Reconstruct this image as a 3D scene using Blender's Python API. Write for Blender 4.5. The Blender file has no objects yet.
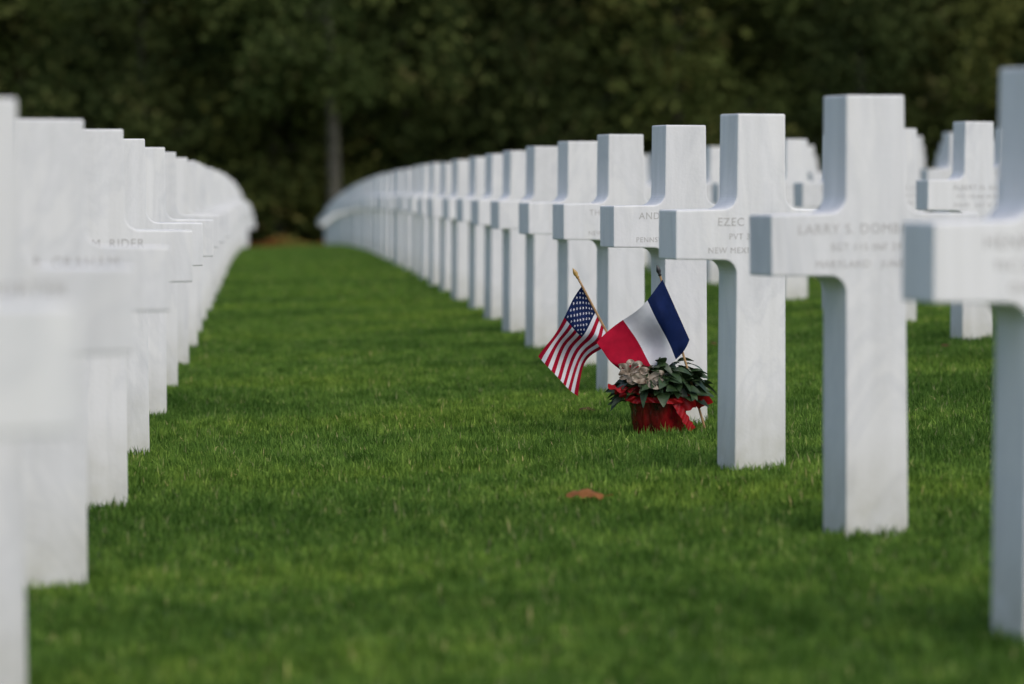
import bpy, bmesh, math, random
import numpy as np
from mathutils import Vector, Matrix, Euler

random.seed(7); rng = np.random.default_rng(7)
scene = bpy.context.scene
coll = scene.collection

# ------------------------------------------------------------------ helpers
def new_mat(name):
    m = bpy.data.materials.new(name); m.use_nodes = True
    nt = m.node_tree
    b = nt.nodes.get('Principled BSDF')
    return m, nt, b
def N(nt, typ, **kw):
    n = nt.nodes.new(typ)
    for k, v in kw.items(): setattr(n, k, v)
    return n
def ramp(nt, stops):
    r = nt.nodes.new('ShaderNodeValToRGB')
    e = r.color_ramp.elements
    while len(e) < len(stops): e.new(0.5)
    for i, (p, c) in enumerate(stops):
        e[i].position = p; e[i].color = (c[0], c[1], c[2], 1)
    return r
def obj(name, mesh, parent=None, loc=(0,0,0), rot=(0,0,0), scale=(1,1,1)):
    o = bpy.data.objects.new(name, mesh)
    coll.objects.link(o)
    o.location = loc; o.rotation_euler = rot; o.scale = scale
    if parent: o.parent = parent
    return o
def empty(name, loc=(0,0,0), rot=(0,0,0)):
    e = bpy.data.objects.new(name, None); coll.objects.link(e)
    e.location = loc; e.rotation_euler = rot; e.empty_display_size = 0.2
    return e
def mesh_np(name, V, F, mats, fmat=None, smooth=False, rnd=None):
    me = bpy.data.meshes.new(name)
    me.from_pydata(V.tolist() if hasattr(V, 'tolist') else V, [], F)
    for m in mats: me.materials.append(m)
    if fmat is not None: me.polygons.foreach_set('material_index', list(fmat))
    if smooth: me.polygons.foreach_set('use_smooth', [True]*len(me.polygons))
    if rnd is not None:
        a = me.attributes.new('rnd', 'FLOAT', 'POINT')
        a.data.foreach_set('value', np.asarray(rnd, dtype=np.float32))
    me.update()
    return me

# ------------------------------------------------------------------ terrain
def gx(x):
    if x < -2: return gx(-2) - 0.006*min(-(x+2), 30)
    if x > 5:  return gx(5) + 0.03*min(x-5, 30)
    return 0.0266*x + 0.0052*x*x
def gy(y):
    if y < 35: return 0.0
    if y < 112: return -0.95*((y-35)/75.0)**2
    return gy(111.99) - 0.01*min(y-112, 60)
def gz(x, y): return gx(x) + gy(y) - 0.006

# ------------------------------------------------------------------ materials
def make_marble():
    m, nt, b = new_mat('white_marble')
    tc = N(nt, 'ShaderNodeTexCoord'); oi = N(nt, 'ShaderNodeObjectInfo')
    comb = N(nt, 'ShaderNodeCombineXYZ')
    mul = N(nt, 'ShaderNodeMath', operation='MULTIPLY'); mul.inputs[1].default_value = 37
    nt.links.new(oi.outputs['Random'], mul.inputs[0])
    nt.links.new(mul.outputs[0], comb.inputs[0]); nt.links.new(mul.outputs[0], comb.inputs[2])
    add = N(nt, 'ShaderNodeVectorMath', operation='ADD')
    nt.links.new(tc.outputs['Object'], add.inputs[0]); nt.links.new(comb.outputs[0], add.inputs[1])
    mp = N(nt, 'ShaderNodeMapping'); mp.inputs['Rotation'].default_value = (0.3, 0.6, 0.2); mp.inputs['Scale'].default_value = (2.2, 2.2, 0.9)
    nt.links.new(add.outputs[0], mp.inputs[0])
    n1 = N(nt, 'ShaderNodeTexNoise'); n1.inputs['Scale'].default_value = 1.9; n1.inputs['Detail'].default_value = 7; n1.inputs['Roughness'].default_value = 0.6; n1.inputs['Distortion'].default_value = 1.2
    nt.links.new(mp.outputs[0], n1.inputs['Vector'])
    r1 = ramp(nt, [(0.30, (0.67,0.68,0.70)), (0.45, (0.80,0.802,0.81)), (0.50, (0.75,0.755,0.765)), (0.57, (0.82,0.82,0.82))])
    nt.links.new(n1.outputs['Fac'], r1.inputs[0])
    mp2 = N(nt, 'ShaderNodeMapping'); mp2.inputs['Scale'].default_value = (28, 28, 1.6)
    nt.links.new(add.outputs[0], mp2.inputs[0])
    n2 = N(nt, 'ShaderNodeTexNoise'); n2.inputs['Scale'].default_value = 1.0; n2.inputs['Detail'].default_value = 4
    nt.links.new(mp2.outputs[0], n2.inputs['Vector'])
    r2 = ramp(nt, [(0.35, (0.89,0.89,0.88)), (0.6, (1,1,1))])
    nt.links.new(n2.outputs['Fac'], r2.inputs[0])
    mx = N(nt, 'ShaderNodeMixRGB', blend_type='MULTIPLY'); mx.inputs[0].default_value = 0.6
    nt.links.new(r1.outputs[0], mx.inputs[1]); nt.links.new(r2.outputs[0], mx.inputs[2])
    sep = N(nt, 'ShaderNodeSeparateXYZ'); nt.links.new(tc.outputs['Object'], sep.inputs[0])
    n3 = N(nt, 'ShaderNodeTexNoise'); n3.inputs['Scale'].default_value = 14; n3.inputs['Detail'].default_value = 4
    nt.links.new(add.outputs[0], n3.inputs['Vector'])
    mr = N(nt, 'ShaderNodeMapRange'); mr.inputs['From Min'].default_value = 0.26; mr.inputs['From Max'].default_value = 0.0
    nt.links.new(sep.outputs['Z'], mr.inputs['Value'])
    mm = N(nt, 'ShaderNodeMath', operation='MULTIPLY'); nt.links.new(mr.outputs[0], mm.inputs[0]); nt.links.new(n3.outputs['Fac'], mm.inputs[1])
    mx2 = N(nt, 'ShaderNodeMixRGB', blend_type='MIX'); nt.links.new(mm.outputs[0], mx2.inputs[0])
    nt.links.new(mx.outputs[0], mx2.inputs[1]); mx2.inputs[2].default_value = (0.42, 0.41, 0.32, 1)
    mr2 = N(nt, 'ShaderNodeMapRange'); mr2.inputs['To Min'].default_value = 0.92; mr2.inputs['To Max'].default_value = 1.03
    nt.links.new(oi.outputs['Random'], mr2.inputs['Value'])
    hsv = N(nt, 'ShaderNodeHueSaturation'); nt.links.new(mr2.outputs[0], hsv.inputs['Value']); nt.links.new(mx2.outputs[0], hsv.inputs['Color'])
    nt.links.new(hsv.outputs[0], b.inputs['Base Color'])
    b.inputs['Roughness'].default_value = 0.5
    b.inputs['Specular IOR Level'].default_value = 0.35
    n4 = N(nt, 'ShaderNodeTexNoise'); n4.inputs['Scale'].default_value = 90; n4.inputs['Detail'].default_value = 3
    nt.links.new(tc.outputs['Object'], n4.inputs['Vector'])
    bp = N(nt, 'ShaderNodeBump'); bp.inputs['Strength'].default_value = 0.15; bp.inputs['Distance'].default_value = 0.004
    nt.links.new(n4.outputs['Fac'], bp.inputs['Height']); nt.links.new(bp.outputs[0], b.inputs['Normal'])
    return m
MARBLE = make_marble()

def make_blade_mat(name, base_stops, trans=0.35, noise=(), objvar=None):
    m, nt, b = new_mat(name)
    nt.nodes.remove(b)
    at = N(nt, 'ShaderNodeAttribute', attribute_name='rnd')
    r = ramp(nt, base_stops); nt.links.new(at.outputs['Fac'], r.inputs[0])
    col = r.outputs[0]
    def mult(other):
        mx = N(nt, 'ShaderNodeMixRGB', blend_type='MULTIPLY'); mx.inputs[0].default_value = 1
        nt.links.new(col, mx.inputs[1]); nt.links.new(other, mx.inputs[2]); return mx.outputs[0]
    if noise:
        g = N(nt, 'ShaderNodeNewGeometry')
        for sc, det, stops in noise:
            nz = N(nt, 'ShaderNodeTexNoise'); nz.inputs['Scale'].default_value = sc; nz.inputs['Detail'].default_value = det
            nt.links.new(g.outputs['Position'], nz.inputs['Vector'])
            r2 = ramp(nt, stops); nt.links.new(nz.outputs['Fac'], r2.inputs[0])
            col = mult(r2.outputs[0])
    if objvar:
        oi = N(nt, 'ShaderNodeObjectInfo'); r3 = ramp(nt, objvar); nt.links.new(oi.outputs['Random'], r3.inputs[0])
        col = mult(r3.outputs[0])
    df = N(nt, 'ShaderNodeBsdfDiffuse'); nt.links.new(col, df.inputs['Color'])
    tr = N(nt, 'ShaderNodeBsdfTranslucent'); nt.links.new(col, tr.inputs['Color'])
    ms = N(nt, 'ShaderNodeMixShader'); ms.inputs[0].default_value = trans
    out = nt.nodes['Material Output']
    nt.links.new(df.outputs[0], ms.inputs[1]); nt.links.new(tr.outputs[0], ms.inputs[2]); nt.links.new(ms.outputs[0], out.inputs['Surface'])
    return m
GRASS = make_blade_mat('grass_blades', [(0.0,(0.066,0.128,0.024)), (0.45,(0.140,0.262,0.046)), (0.85,(0.24,0.39,0.088)), (0.97,(0.44,0.43,0.20))], 0.4,
    [(0.55, 2.5, [(0.34,(0.64,0.70,0.72)), (0.5,(1,1,1)), (0.66,(1.28,1.16,1.0))]),
     (9.0, 1.5, [(0.36,(0.58,0.64,0.58)), (0.5,(1,1,1)), (0.64,(1.42,1.26,1.2))])])
LEAF = make_blade_mat('tree_leaves', [(0.0,(0.034,0.046,0.020)), (0.5,(0.074,0.096,0.036)), (0.85,(0.120,0.135,0.050)), (1.0,(0.17,0.15,0.07))], 0.3, (),
    [(0.0,(0.75,0.8,0.75)),(0.4,(1,1.05,0.95)),(0.7,(1.2,1.3,1.05)),(1.0,(1.4,1.3,1.0))])

def make_soil():
    m, nt, b = new_mat('lawn_ground')
    g = N(nt, 'ShaderNodeNewGeometry')
    nz = N(nt, 'ShaderNodeTexNoise'); nz.inputs['Scale'].default_value = 25; nz.inputs['Detail'].default_value = 6
    nt.links.new(g.outputs['Position'], nz.inputs['Vector'])
    r = ramp(nt, [(0.3,(0.035,0.07,0.012)), (0.7,(0.085,0.155,0.028))])
    nt.links.new(nz.outputs['Fac'], r.inputs[0]); nt.links.new(r.outputs[0], b.inputs['Base Color'])
    b.inputs['Roughness'].default_value = 0.95
    bp = N(nt, 'ShaderNodeBump'); bp.inputs['Distance'].default_value = 0.03
    nt.links.new(nz.outputs['Fac'], bp.inputs['Height']); nt.links.new(bp.outputs[0], b.inputs['Normal'])
    return m
SOIL = make_soil()

def noise_mat(name, c0, c1, scale=20, rough=0.7, spec=0.3, trans=0.0):
    m, nt, b = new_mat(name)
    tc = N(nt, 'ShaderNodeTexCoord')
    nz = N(nt, 'ShaderNodeTexNoise'); nz.inputs['Scale'].default_value = scale; nz.inputs['Detail'].default_value = 5
    nt.links.new(tc.outputs['Object'], nz.inputs['Vector'])
    r = ramp(nt, [(0.3, c0), (0.7, c1)]); nt.links.new(nz.outputs['Fac'], r.inputs[0])
    nt.links.new(r.outputs[0], b.inputs['Base Color'])
    b.inputs['Roughness'].default_value = rough; b.inputs['Specular IOR Level'].default_value = spec
    if trans > 0:
        tr = N(nt, 'ShaderNodeBsdfTranslucent'); nt.links.new(r.outputs[0], tr.inputs['Color'])
        ms = N(nt, 'ShaderNodeMixShader'); ms.inputs[0].default_value = trans
        nt.links.new(b.outputs[0], ms.inputs[1]); nt.links.new(tr.outputs[0], ms.inputs[2])
        nt.links.new(ms.outputs[0], nt.nodes['Material Output'].inputs['Surface'])
    return m
BARK = noise_mat('bark', (0.07,0.065,0.05), (0.15,0.14,0.11), 6, 0.9)
F_RED = noise_mat('cloth_red', (0.28,0.003,0.020), (0.40,0.005,0.028), 30, 0.75, 0.1, 0.15)
F_WHITE = noise_mat('cloth_white', (0.66,0.66,0.70), (0.76,0.76,0.80), 30, 0.75, 0.1, 0.2)
F_BLUE = noise_mat('cloth_blue', (0.003,0.010,0.048), (0.006,0.016,0.075), 30, 0.75, 0.1, 0.1)
WOOD = noise_mat('stick_wood', (0.35,0.20,0.09), (0.5,0.32,0.16), 60, 0.6)
GOLD = noise_mat('finial_gold', (0.35,0.20,0.04), (0.5,0.32,0.08), 60, 0.35, 0.6)
BLACKP = noise_mat('finial_black', (0.01,0.01,0.01), (0.03,0.03,0.03), 60, 0.35, 0.5)
FOIL = noise_mat('red_foil', (0.010,0.001,0.002), (0.26,0.004,0.010), 26, 0.24, 0.6, 0.1)
NETTING = noise_mat('red_ribbon', (0.36,0.005,0.010), (0.58,0.014,0.022), 40, 0.4, 0.4, 0.3)
BOW = noise_mat('cream_ribbon', (0.18,0.12,0.08), (0.66,0.58,0.48), 38, 0.6, 0.3, 0.2)
PLANT = noise_mat('pot_leaf', (0.008,0.024,0.009), (0.048,0.090,0.030), 40, 0.42, 0.5, 0.15)
POTM = noise_mat('pot_plastic', (0.02,0.012,0.01), (0.04,0.02,0.015), 20, 0.5)
DEAD = noise_mat('dead_leaf', (0.20,0.075,0.02), (0.36,0.15,0.05), 60, 0.7, 0.2, 0.2)
DEAD2 = noise_mat('dead_leaf_dark', (0.06,0.035,0.015), (0.14,0.07,0.03), 60, 0.7, 0.2, 0.2)
INK = noise_mat('engraving', (0.42,0.41,0.40), (0.58,0.57,0.56), 60, 0.8)

# ------------------------------------------------------------------ ground
xs = np.concatenate([[-1500,-600,-250,-120,-70], np.linspace(-45,60,106), [80,130,260,600,1500]])
ys = np.concatenate([[-800,-200,-60], np.linspace(-20,180,201), [210,300,500,900,1800]])
V = [(x, y, gz(x, y)) for y in ys for x in xs]
nx = len(xs)
F = [(j*nx+i, j*nx+i+1, (j+1)*nx+i+1, (j+1)*nx+i) for j in range(len(ys)-1) for i in range(nx-1)]
obj('ground', mesh_np('ground', V, F, [SOIL], smooth=True))

# ------------------------------------------------------------------ grass
def grass_patch(name, size, n, lmin, lmax, wid):
    nt_ = int(n/22)
    tc = (rng.random((nt_,2))-0.5)*size
    k = rng.integers(0, nt_, n)
    p = tc[k]+rng.normal(0, 0.022*max(1,size*0.8), (n,2))
    p = (p+size/2) % size - size/2
    fill = rng.random(n) < 0.45
    p[fill] = ((rng.random((n,2))-0.5)*size)[fill]
    tl = rng.uniform(0.70, 1.35, nt_); tcx = rng.uniform(-0.2, 0.2, nt_)
    L = rng.uniform(lmin, lmax, n)*np.where(fill, 0.9, tl[k]); ang = rng.uniform(0, 2*np.pi, n)
    tall = rng.random(n) < 0.014; L[tall] *= 1.45
    lean = np.abs(rng.normal(0.35, 0.42, n)); la = rng.uniform(0, 2*np.pi, n)
    w = wid*rng.uniform(0.6, 1.4, n)
    dx, dy = np.cos(ang)*w/2, np.sin(ang)*w/2
    lx, ly = np.cos(la), np.sin(la)
    h1 = L*0.5
    V = np.zeros((n,5,3))
    V[:,0,0]=p[:,0]-dx; V[:,0,1]=p[:,1]-dy; V[:,0,2]=-0.005
    V[:,1,0]=p[:,0]+dx; V[:,1,1]=p[:,1]+dy; V[:,1,2]=-0.005
    mxx=p[:,0]+lx*h1*np.sin(lean*0.5); myy=p[:,1]+ly*h1*np.sin(lean*0.5); mz=h1*np.cos(lean*0.5)
    V[:,2,0]=mxx+dx*.85; V[:,2,1]=myy+dy*.85; V[:,2,2]=mz
    V[:,3,0]=mxx-dx*.85; V[:,3,1]=myy-dy*.85; V[:,3,2]=mz
    l2 = np.minimum(lean*1.7, 1.35)
    V[:,4,0]=mxx+lx*h1*np.sin(l2); V[:,4,1]=myy+ly*h1*np.sin(l2); V[:,4,2]=mz+h1*np.cos(l2)
    V = V.reshape(-1,3)
    F = []
    for i in range(n):
        q = 5*i
        F.append((q,q+1,q+2,q+3)); F.append((q+3,q+2,q+4))
    c = rng.beta(2.0,2.4,n)*0.9 + np.where(fill, 0, tcx[k]) + np.where(rng.random(n)<0.035,0.5,0)
    return mesh_np(name, V, F, [GRASS], rnd=np.repeat(np.clip(c,0,1), 5))
near = [grass_patch('grass_near', 1.0, 10500, 0.018, 0.043, 0.0044) for _ in range(4)]
mid = [grass_patch('grass_mid', 2.0, 10000, 0.026, 0.046, 0.012) for _ in range(3)]
lawn = empty('lawn_grass')
def place(meshes, cx, cy):
    e = 0.25
    sx = (gz(cx+e,cy)-gz(cx-e,cy))/(2*e); sy = (gz(cx,cy+e)-gz(cx,cy-e))/(2*e)
    q = Vector((0,0,1)).rotation_difference(Vector((-sx,-sy,1)).normalized()).to_euler()
    k = random.randrange(4)
    rot = (q.to_matrix() @ Matrix.Rotation(k*math.pi/2, 3, 'Z')).to_euler()
    obj('grass_patch', random.choice(meshes), lawn, (cx, cy, gz(cx,cy)), rot)
for iy in range(4, 28):
    y = iy+0.5
    x0 = math.floor(-0.085*y-1.2); x1 = math.ceil(0.215*y+1.2)
    for ix in range(x0, x1): place(near, ix+0.5, y)
for iy in range(28, 114, 2):
    y = iy+1
    x0 = math.floor((-0.085*y-2)/2)*2; x1 = math.ceil((0.215*y+2)/2)*2
    for ix in range(x0, x1, 2): place(mid, ix+1, y)

# ------------------------------------------------------------------ marble cross
H = 1.054; T = 0.13
def cross_mesh():
    at, ab = 0.775, 0.627         # arm top / bottom
    hw = 0.272                    # half span of the arms
    wt, wm, wb = 0.076, 0.079, 0.083   # half widths: top, centre, foot
    R = 0.042
    def fil(cx, cz, a0, a1, n=8):
        return [(cx+R*math.cos(math.radians(a0+(a1-a0)*i/n)), cz+R*math.sin(math.radians(a0+(a1-a0)*i/n))) for i in range(n+1)]
    r = []
    r += [(wb, -0.12)]
    r += fil(wm+R, ab-R, 180, 90)
    r += [(hw, ab+0.002), (hw, at-0.002)]
    r += fil(wm+R, at+R, 270, 180)
    r += [(wt, H)]
    l = [(-x, z) for x, z in reversed(r)]
    pts = r + l
    bm = bmesh.new()
    vf = [bm.verts.new((x, -T/2, z)) for x, z in pts]
    vb = [bm.verts.new((x, T/2, z)) for x, z in pts]
    n = len(pts)
    bm.faces.new(vf); bm.faces.new(list(reversed(vb)))
    for i in range(n):
        j = (i+1) % n
        bm.faces.new((vf[j], vf[i], vb[i], vb[j]))
    bmesh.ops.recalc_face_normals(bm, faces=bm.faces)
    ed = [e for e in bm.edges if e.calc_face_angle(0) > math.radians(40)]
    bmesh.ops.bevel(bm, geom=ed, offset=0.005, segments=2, affect='EDGES', profile=0.6)
    me = bpy.data.meshes.new('marble_cross'); bm.to_mesh(me); bm.free()
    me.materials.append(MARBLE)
    return me
CROSS = cross_mesh()
THETA = math.radians(16.8)
def inscribe(parent, lines):
    z = 0.739
    for i, t in enumerate(lines):
        c = bpy.data.curves.new('inscription', 'FONT'); c.body = t
        c.size = 0.034 if i == 0 else 0.025
        c.align_x = 'CENTER'; c.extrude = 0.0004; c.space_character = 1.12
        c.resolution_u = 3
        c.materials.append(INK)
        obj('inscription', c, parent, (0, -T/2-0.0003, z-0.012), (math.pi/2, 0, 0))
        z -= 0.040
names_R = [["HENRY C. WALLACE","TEC 5 146 ENGR CBT BN","OHIO   JUNE 6 1944"],
 ["LARRY S. DOMBROWSKI","SGT 115 INF 29 DIV","MARYLAND   JUNE 8 1944"],
 ["EZEC R. TORREZ","PVT 38 INF 2 DIV","NEW MEXICO   AUG 1 1944"],
 ["ANDREW J. KOVACH","PFC 12 INF 4 DIV","PENNSYLVANIA   JULY 11 1944"],
 ["THOMAS E. LYNCH","PVT 8 INF 4 DIV","NEW YORK   JUNE 12 1944"],
 ["CARL F. BENSON","SSGT 358 INF 90 DIV","IOWA   JULY 4 1944"]]
names_L = [["PAUL T. WHITMAN","PVT 22 INF 4 DIV","TEXAS   JUNE 9 1944"],
 ["EDWIN B. PORTER","PVT 26 INF 1 DIV","UTAH   JUNE 9 1944"],
 ["JAMES B. GRAHAM","SGT 506 PRCHT INF","GEORGIA   JUNE 6 1944"],
 ["LOUIS M. RIDER","PFC 16 INF 1 DIV","KANSAS   JUNE 6 1944"],
 ["WALTER P. MOSS","CPL 741 TANK BN","MAINE   JUNE 17 1944"],
 ["ALBERT N. HALE","PVT 120 INF 30 DIV","IDAHO   JULY 25 1944"]]
cols = [(-6.25,5.3,'x'),(-4.32,5.85,'x'),(-2.42,5.9,'x'),(-0.497,6.42,'L'),(1.424,6.95,'R')]
for k in range(1, 12): cols.append((1.43+1.94*k, 6.97+0.6*k, 'C'))
S = 2.145
for X, Y0, tag in cols:
    start = Y0
    while start-S > 3.8: start -= S
    y = start
    while y < 103:
        if X <= 0.22*y+6 and X >= -0.10*y-5:
            jx, jy = random.gauss(0,0.005), random.gauss(0,0.010)
            bend = -0.0022*max(0, y-18) if X < 0 else 0.0012*max(0, y-18)
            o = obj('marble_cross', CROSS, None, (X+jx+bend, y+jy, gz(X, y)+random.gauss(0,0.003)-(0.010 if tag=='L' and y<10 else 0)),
                    (random.gauss(0,0.003), random.gauss(0,0.003), THETA+random.gauss(0,0.008)))
            if tag == 'R':
                n = round((y-6.97)/S)
                if 0 <= n < 6: inscribe(o, names_R[n])
            if tag == 'L':
                n = round((y-6.45)/S)+1
                if 0 <= n < 6: inscribe(o, names_L[n])
            if tag == 'C' and y < 30: inscribe(o, random.choice(names_R+names_L))
        y += S

# ------------------------------------------------------------------ potted plant
def tube(p0, p1, r0, r1, n=10):
    p0, p1 = Vector(p0), Vector(p1); d = (p1-p0).normalized()
    a = d.orthogonal().normalized(); b = d.cross(a)
    V = []
    for p, r in ((p0,r0),(p1,r1)):
        for i in range(n):
            t = 2*math.pi*i/n
            V.append(tuple(p+a*r*math.cos(t)+b*r*math.sin(t)))
    F = [(i,(i+1)%n,n+(i+1)%n,n+i) for i in range(n)] + [tuple(range(n))[::-1], tuple(range(n,2*n))]
    return V, F
def joinp(parts):
    V, F = [], []
    for v, f in parts:
        o = len(V); V += v; F += [tuple(i+o for i in q) for q in f]
    return V, F

PX, PY = 1.318, 12.98
pot = empty('potted_plant', (PX, PY, gz(PX,PY)+0.012))
def lathe(prof, n, fn=lambda a,k: 1.0):
    V = []; F = []
    for k,(r,z) in enumerate(prof):
        for i in range(n):
            a = 2*math.pi*i/n; s = fn(a,k)
            V.append((r*s*math.cos(a), r*s*math.sin(a), z))
    for k in range(len(prof)-1):
        for i in range(n):
            F.append((k*n+i, k*n+(i+1)%n, (k+1)*n+(i+1)%n, (k+1)*n+i))
    return V, F
v, f = lathe([(0.001,0.0),(0.070,0.0),(0.080,0.11),(0.074,0.11),(0.070,0.095),(0.001,0.095)], 32)
obj('pot', mesh_np('pot', v, f, [POTM], smooth=True), pot)
v, f = lathe([(0.080,-0.012),(0.085,0.01),(0.086,0.03),(0.090,0.05),(0.090,0.07),(0.093,0.09),(0.094,0.108),(0.100,0.120),(0.106,0.126)], 160,
             lambda a,k: 1+(0.016+0.006*k)*math.sin(13*a+math.sin(3*a)*2+0.5*math.sin(k*2.1))*(1+0.4*math.sin(5*a))+0.022*math.sin(31*a+k*1.9)+0.012*math.sin(k*2.7+a*7))
v = [(x,y,z+(0.010*math.sin(6*math.atan2(y,x)+1) if z>0.11 else 0)) for x,y,z in v]
obj('foil_wrap', mesh_np('foil', v, f, [FOIL], smooth=True), pot)
def ribbon(pts, w, mat, name, twist=0.0, nseg=28, crinkle=0.006):
    pts = [Vector(p) for p in pts]; V=[]; F=[]
    def bez(t):
        n = len(pts)-1; p = Vector((0,0,0))
        for i,q in enumerate(pts): p += q*math.comb(n,i)*(t**i)*((1-t)**(n-i))
        return p
    for i in range(nseg+1):
        t = i/nseg; p = bez(t); d = (bez(min(1,t+.01))-bez(max(0,t-.01))).normalized()
        up = Vector((0,0.25,1)); s = (up-d*up.dot(d)).normalized()
        s = Matrix.Rotation(twist*t, 3, d) @ s
        nrm = d.cross(s)
        for k in range(5):
            u = (k/4-0.5)
            V.append(tuple(p+s*w*u+nrm*crinkle*math.sin(i*0.8+k*1.1)))
    for i in range(nseg):
        for k in range(4):
            F.append((i*5+k, i*5+k+1, (i+1)*5+k+1, (i+1)*5+k))
    return obj(name, mesh_np(name, V, F, [mat], smooth=True), pot)
ribbon([(-0.05,-0.085,0.12),(-0.09,-0.09,0.17),(-0.15,-0.08,0.13),(-0.178,-0.07,0.165)], 0.030, NETTING, 'red_ribbon_tail', 1.2)
ribbon([(-0.06,-0.085,0.115),(-0.10,-0.10,0.10),(-0.13,-0.09,0.14),(-0.155,-0.06,0.14)], 0.024, NETTING, 'red_ribbon_tail', -0.8)
ribbon([(0.05,-0.085,0.12),(0.09,-0.10,0.07),(0.12,-0.08,0.15),(0.155,-0.05,0.09)], 0.055, NETTING, 'red_ribbon_tail', 0.9)
ribbon([(0.06,-0.08,0.13),(0.10,-0.08,0.14),(0.14,-0.06,0.10),(0.165,-0.03,0.12)], 0.030, NETTING, 'red_ribbon_tail', -0.7)
ribbon([(0.05,-0.095,0.10),(0.08,-0.11,0.05),(0.09,-0.10,0.03),(0.105,-0.10,0.012)], 0.026, NETTING, 'red_ribbon_tail', 0.5)
ribbon([(-0.08,-0.090,0.112),(-0.03,-0.130,0.12),(0.03,-0.130,0.10),(0.08,-0.090,0.115)], 0.018, NETTING, 'red_ribbon_band', 0.3)
for c, nk, r0 in ((Vector((-0.108,-0.090,0.205)),7,0.028),(Vector((-0.050,-0.105,0.180)),6,0.024)):
    for k in range(nk):
        a = k*2.4+c.x*9; r = r0+0.02*random.random()
        e1 = c+Vector((math.cos(a)*r*1.3, -0.02+0.03*math.sin(k), math.sin(a)*r*0.75+0.005))
        sd = Vector((-math.sin(a), 0, math.cos(a)))*0.024
        ribbon([c, e1+sd, e1+sd*0.3+Vector((math.cos(a)*.02,-.01,math.sin(a)*.02)), e1-sd, c], 0.017, BOW, 'bow_loop', 0.9, 20, 0.003)
def leaf_shape(L, W, curl, n=6):
    V=[]; F=[]
    for i in range(n+1):
        t=i/n; w=W*math.sin(math.pi*min(1,(t*0.93+0.05)))**0.8*0.5*(1.15-0.4*t)
        z=-curl*t*t*L
        for s in (-1,0,1): V.append((s*w, t*L, z+(0.18*abs(s)*w)))
    for i in range(n):
        for k in range(2): F.append((i*3+k,i*3+k+1,(i+1)*3+k+1,(i+1)*3+k))
    return V,F
VV,FF=[],[]
for i in range(360):
    a=random.uniform(0,2*math.pi); rr=random.random()**0.55
    dome=math.sqrt(max(0,1-rr*rr))
    bump=1+0.25*math.sin(a*3+0.6)
    base=Vector((0.010+math.cos(a)*0.138*rr, math.sin(a)*0.10*rr-0.01, 0.112+0.120*bump*dome*random.uniform(.5,1)+random.uniform(-.018,.02)))
    L=random.uniform(0.034,0.064); W=L*random.uniform(0.5,0.8)
    v,f=leaf_shape(L,W,random.uniform(0.3,1.1))
    el=random.uniform(-0.5,1.0)*(1-0.6*rr)+0.05
    M=Matrix.Rotation(a-math.pi/2+random.uniform(-.8,.8),3,'Z')@Matrix.Rotation(el,3,'X')@Matrix.Rotation(random.uniform(-.7,.7),3,'Y')
    o=len(VV); VV+=[tuple(base+M@Vector(p)) for p in v]; FF+=[tuple(q+o for q in g) for g in f]
obj('foliage', mesh_np('foliage', VV, FF, [PLANT], smooth=True), pot)
parts=[tube((random.uniform(-.04,.04),random.uniform(-.04,.04),0.08),(random.uniform(-.09,.09),random.uniform(-.06,.06),0.17),0.002,0.0015,6) for _ in range(16)]
v,f=joinp(parts); obj('stems', mesh_np('stems', v, f, [PLANT]), pot)

# ------------------------------------------------------------------ flags
def interp(pts, t):
    n=len(pts)-1; x=t*n; i=min(n-1,int(x)); u=x-i
    P=[Vector(pts[max(0,min(n,j))]) for j in (i-1,i,i+1,i+2)]
    return 0.5*((2*P[1])+(P[2]-P[0])*u+(2*P[0]-5*P[1]+4*P[2]-P[3])*u*u+(3*P[1]-P[0]-3*P[2]+P[3])*u*u*u)
def cloth(name, parent, top, bot, colfn, nu, nv, amp, ph):
    V=[];F=[];M=[]
    for j in range(nv+1):
        v=j/nv
        for i in range(nu+1):
            u=i/nu
            a=interp(top,u); b=interp(bot,u); p=a.lerp(b,v)
            w=amp*min(1,u*4)
            p=p+Vector((0,w*(math.sin(u*7.5+v*3.6+ph)+0.55*math.sin(u*13-v*6+ph*2)+0.3*math.sin(v*11+u*3)),0))
            p.z+=0.30*w*math.sin(u*9+v*4); p.x+=0.34*w*math.sin(v*7+u*5+ph)*v
            V.append(tuple(p))
    for j in range(nv):
        for i in range(nu):
            k=j*(nu+1)+i; F.append((k,k+1,k+nu+2,k+nu+1)); M.append(colfn((i+.5)/nu,(j+.5)/nv))
    return obj(name, mesh_np(name, V, F, [F_RED,F_WHITE,F_BLUE], M, smooth=True), parent)
def us(u,v):
    cu,cv=0.42,7/13
    if u<cu and v<cv:
        r=v/cv*10; c=u/cu*12
        ri=round(r); ci=round(c)
        if 1<=ri<=9 and 1<=ci<=11 and (ri+ci)%2==0:
            dx=(c-ci)*cu/12*1.5; dy=(r-ri)*cv/10
            rad=math.hypot(dx,dy); ang=math.atan2(dx,-dy)
            sr=0.021*(0.60+0.40*math.cos(5*ang))
            if rad<sr: return 1
        return 2
    return 0 if int(v*13)%2==0 else 1
def fr(u,v): return 2 if u<1/3 else (1 if u<2/3 else 0)

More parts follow.
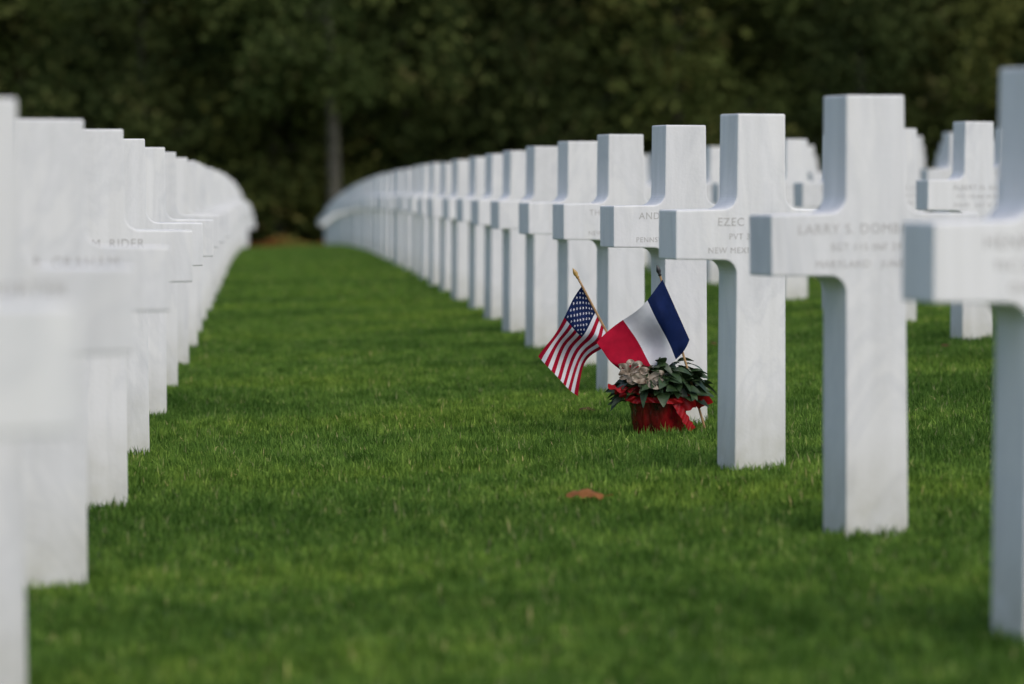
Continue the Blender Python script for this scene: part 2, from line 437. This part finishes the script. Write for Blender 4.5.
def flag(name, ptop, pbot, top, bot, fn, nu, nv, fin, ph, amp):
    e=empty(name,(PX,PY+0.06,gz(PX,PY)))
    v,f=tube(pbot,ptop,0.0042,0.0038,10)
    obj('stick', mesh_np('stick',v,f,[WOOD],smooth=False), e)
    d=(Vector(ptop)-Vector(pbot)).normalized()
    prof=[(0.004,-0.004),(0.0065,0.0),(0.0045,0.004),(0.0085,0.014),(0.006,0.024),(0.0005,0.036)]
    v,f=lathe(prof,14); q=Vector((0,0,1)).rotation_difference(d).to_matrix()
    v=[tuple(Vector(ptop)+q@Vector(p)) for p in v]
    obj('finial', mesh_np('finial',v,f,[fin],smooth=True), e)
    cloth('cloth', e, top, bot, fn, nu, nv, amp, ph)
    return e
yo=-0.03; yu=0.03
flag('american_flag', (-0.270,yu,0.535), (-0.035,-0.01,0.09),
     [(-0.254,yu-.004,0.508),(-0.304,yu-.02,0.425),(-0.352,yu+.01,0.335),(-0.404,yu-.02,0.262)],
     [(-0.166,yu-.014,0.342),(-0.194,yu-.03,0.288),(-0.242,yu+.02,0.232),(-0.270,yu-.03,0.128)],
     us, 190, 130, GOLD, 0.4, 0.018)
flag('french_flag', (0.001,yo-0.05,0.545), (0.165,yo-0.055,-0.01),
     [(0.010,yo-.054,0.53),(-0.045,yo-.085,0.460),(-0.124,yo-.06,0.394),(-0.218,yo-.09,0.316)],
     [(0.102,yo-.054,0.325),(0.058,yo-.085,0.256),(-0.012,yo-.05,0.214),(-0.138,yo-.08,0.221)],
     fr, 60, 40, BLACKP, 1.9, 0.013)

# ------------------------------------------------------------------ fallen leaves
def fallen(x, y, L, W, mat, rz, lift=0.034, tilt=0.12):
    n=14; V=[];F=[]
    for i in range(n+1):
        t=i/n; w=W*0.5*math.sin(math.pi*min(1,t*0.94+0.03))**0.55*(1+0.13*math.sin(t*26))
        for s in (-1,-.5,0,.5,1):
            V.append((s*w*(1+.1*math.sin(t*31+s)),(t-.5)*L, -0.24*s*s*w-0.3*L*(t-.5)**2*2+0.003*math.sin(t*15+s*2.3)))
    for i in range(n):
        for k in range(4): F.append((i*5+k,i*5+k+1,(i+1)*5+k+1,(i+1)*5+k))
    v,f=tube((0,-L*.5,-0.15*L),(0,-L*.75,-0.1*L),0.0014,0.0009,6)
    o=len(V); V+=v; F+=[tuple(q+o for q in g) for g in f]
    obj('fallen_leaf', mesh_np('fallen_leaf',V,F,[mat],smooth=True), None, (x,y,gz(x,y)+lift)).rotation_euler = (Matrix.Rotation(tilt,3,'X')@Matrix.Rotation(rz,3,'Z')).to_euler()
fallen(0.84,10.22,0.10,0.085,DEAD,1.35,0.049,0.12)
fallen(1.17,14.15,0.06,0.045,DEAD2,1.2)
for x,y in ((3.1,17.5),(2.2,19),(4.3,25),(1.72,13.3),(2.35,15.5)):
    fallen(x,y,random.uniform(.03,.05),random.uniform(.025,.04),DEAD2,random.uniform(0,6))

# ------------------------------------------------------------------ trees
def tree_mesh(name, height, base, spread, nclump, seed, trunk_r=0.22):
    R=np.random.default_rng(seed); rr=random.Random(seed)
    parts=[]
    pts=[Vector((0,0,-0.3))]; p=Vector((0,0,-0.3))
    ns=7
    for i in range(ns):
        p=p+Vector((rr.gauss(0,.10),rr.gauss(0,.10),(height*0.85+0.3)/ns)); pts.append(p.copy())
    for i in range(ns): parts.append(tube(pts[i],pts[i+1],trunk_r*(1-i/ns*.85),trunk_r*(1-(i+1)/ns*.85),9))
    C=[]
    for i in range(26):
        t=rr.uniform(0.0,1.0); z0=base*0.8+t*(height*0.85-base*0.8)
        k=min(ns-1,int((z0+.3)/((height*.85+.3)/ns))); o=pts[k].lerp(pts[k+1],0.5); o.z=z0
        a=rr.uniform(0,2*math.pi); L=spread*(1-0.55*t)*rr.uniform(.6,1.0)
        e=o+Vector((math.cos(a)*L,math.sin(a)*L,L*rr.uniform(.15,.6)))
        m=o.lerp(e,.5)+Vector((0,0,-0.05*L))
        parts.append(tube(o,m,.08*(1-.5*t),.05*(1-.5*t),6)); parts.append(tube(m,e,.05*(1-.5*t),.012,6))
        for _ in range(4):
            q=o.lerp(e,rr.uniform(.4,1.0)); C.append((q.x+rr.gauss(0,.35),q.y+rr.gauss(0,.35),q.z+rr.gauss(0,.35)))
    while len(C)<nclump:
        t=rr.random(); z=base+t*(height-base); r=spread*math.sqrt(max(0.03,1-(2*t-0.75)**2*0.55))*rr.random()**0.45
        a=rr.uniform(0,2*math.pi); C.append((r*math.cos(a),r*math.sin(a),z))
    V,F=joinp(parts); nb=len(F); nv0=len(V)
    C=np.array(C); nl=62; n=len(C)*nl
    cr=R.uniform(.5,1.0,len(C))
    P=np.repeat(C,nl,0)+R.normal(0,1,(n,3))*np.repeat(cr,nl)[:,None]*np.array([.6,.6,.45])
    A=R.normal(0,1,(n,3)); A/=np.linalg.norm(A,axis=1)[:,None]
    B=np.cross(A,R.normal(0,1,(n,3))); B/=np.linalg.norm(B,axis=1)[:,None]
    s=R.uniform(.09,.18,n)[:,None]
    Q=np.stack([P-A*s,P+B*s*.6,P+A*s,P-B*s*.6],1).reshape(-1,3)
    V=V+Q.tolist(); F=F+[(nv0+4*i,nv0+4*i+1,nv0+4*i+2,nv0+4*i+3) for i in range(n)]
    rc=np.clip(np.repeat(R.beta(1.6,2.0,len(C)),nl)+R.normal(0,.08,n),0,1)
    rnd=np.concatenate([np.zeros(nv0),np.repeat(rc,4)])
    return mesh_np(name,V,F,[BARK,LEAF],[0]*nb+[1]*n,rnd=rnd)
TM=[tree_mesh('tree_a',13,0.9,3.7,250,1),tree_mesh('tree_b',15,4.4,4.0,230,2,.24),tree_mesh('tree_c',12,0.5,3.6,250,3),tree_mesh('tree_d',14,1.3,4.0,250,4,.2)]
SH=[tree_mesh('shrub_a',4.2,0.1,2.4,95,8,.06),tree_mesh('shrub_b',3.4,0.05,2.6,95,9,.06)]
trees=empty('distant_trees')
def putt(me,x,y,s=1.0,name='tree'):
    obj(name,me,trees,(x,y,gz(x,y)-.05),(0,0,random.uniform(0,6.28)),(s,s,s*random.uniform(.9,1.1)))
putt(TM[1],2.15,114.0,1.0)
for r,(yy,sp) in enumerate([(118.5,4.4),(125,4.4),(133,4.4)]):
    x=-22+r*1.3
    while x<42:
        if not (r==0 and abs(x-2.2)<2.0):
            me=random.choice([TM[0],TM[2],TM[3]])
            if r==0 and random.random()<0.1: me=TM[1]
            putt(me,x+random.uniform(-.8,.8),yy+random.uniform(-1.5,1.5),random.uniform(.85,1.15))
        x+=sp
for yy,sp in ((121,3.0),(129,3.2),(140,2.6)):
    x=-22
    while x<42:
        putt(random.choice(SH),x+random.uniform(-.8,.8),yy+random.uniform(-1,1),random.uniform(.9,1.4) if yy<135 else random.uniform(1.8,2.6),'shrub'); x+=sp

# ------------------------------------------------------------------ flower bed at the end of the avenue
BED=make_blade_mat('bed_leaves',[(0.0,(0.08,0.045,0.016)),(0.4,(0.22,0.085,0.03)),(0.7,(0.30,0.17,0.05)),(1.0,(0.16,0.20,0.05))],.25)
n=9000
P=np.stack([rng.uniform(-2.0,3.6,n),rng.uniform(-.9,.9,n),np.zeros(n)],1)
P[:,2]=rng.random(n)*0.46*np.sqrt(np.clip(1-(P[:,1]/.95)**2,0,1))*(0.75+.25*np.sin(P[:,0]*4))
A=rng.normal(0,1,(n,3));A/=np.linalg.norm(A,axis=1)[:,None];B=np.cross(A,rng.normal(0,1,(n,3)));B/=np.linalg.norm(B,axis=1)[:,None]
s=rng.uniform(.03,.07,n)[:,None]
Q=np.stack([P-A*s,P+B*s*.6,P+A*s,P-B*s*.6],1).reshape(-1,3)
rc=np.clip(0.5+.4*np.sin(P[:,0]*2.3)+rng.normal(0,.15,n),0,1)
obj('flower_bed',mesh_np('flower_bed',Q,[(4*i,4*i+1,4*i+2,4*i+3) for i in range(n)],[BED],rnd=np.repeat(rc,4)),None,(0.0,105.5,gz(0.6,105.5)))

# ------------------------------------------------------------------ light
w=bpy.data.worlds.new('World'); scene.world=w; w.use_nodes=True
nt=w.node_tree; bg=nt.nodes['Background']
sky=nt.nodes.new('ShaderNodeTexSky'); sky.sky_type='NISHITA'; sky.sun_disc=False
el,az=math.radians(52),math.radians(152)     # azimuth clockwise from +Y
sky.sun_elevation=el; sky.sun_rotation=az; sky.dust_density=3.0; sky.air_density=1.0
nt.links.new(sky.outputs[0],bg.inputs[0]); bg.inputs[1].default_value=0.145
sl=bpy.data.lights.new('sun','SUN'); sl.energy=1.25; sl.angle=math.radians(50); sl.color=(1,.965,.92)
so=bpy.data.objects.new('sun',sl); coll.objects.link(so); so.location=(20,-20,30)
d=Vector((math.sin(az)*math.cos(el),math.cos(az)*math.cos(el),math.sin(el)))
so.rotation_euler=d.to_track_quat('Z','Y').to_euler()

# ------------------------------------------------------------------ camera
cd=bpy.data.cameras.new('camera'); cam=bpy.data.objects.new('camera',cd); coll.objects.link(cam)
cam.location=(0,0,0.871); cam.rotation_euler=(math.radians(90-2.267),0,math.radians(-3.606))
cd.lens=135; cd.sensor_width=36; cd.clip_end=4000; cd.clip_start=0.05
cd.dof.use_dof=True; cd.dof.focus_distance=12.8; cd.dof.aperture_fstop=3.1
scene.camera=cam
scene.view_settings.view_transform='Standard'
try: scene.view_settings.look='None'
except Exception: pass
scene.view_settings.exposure=0
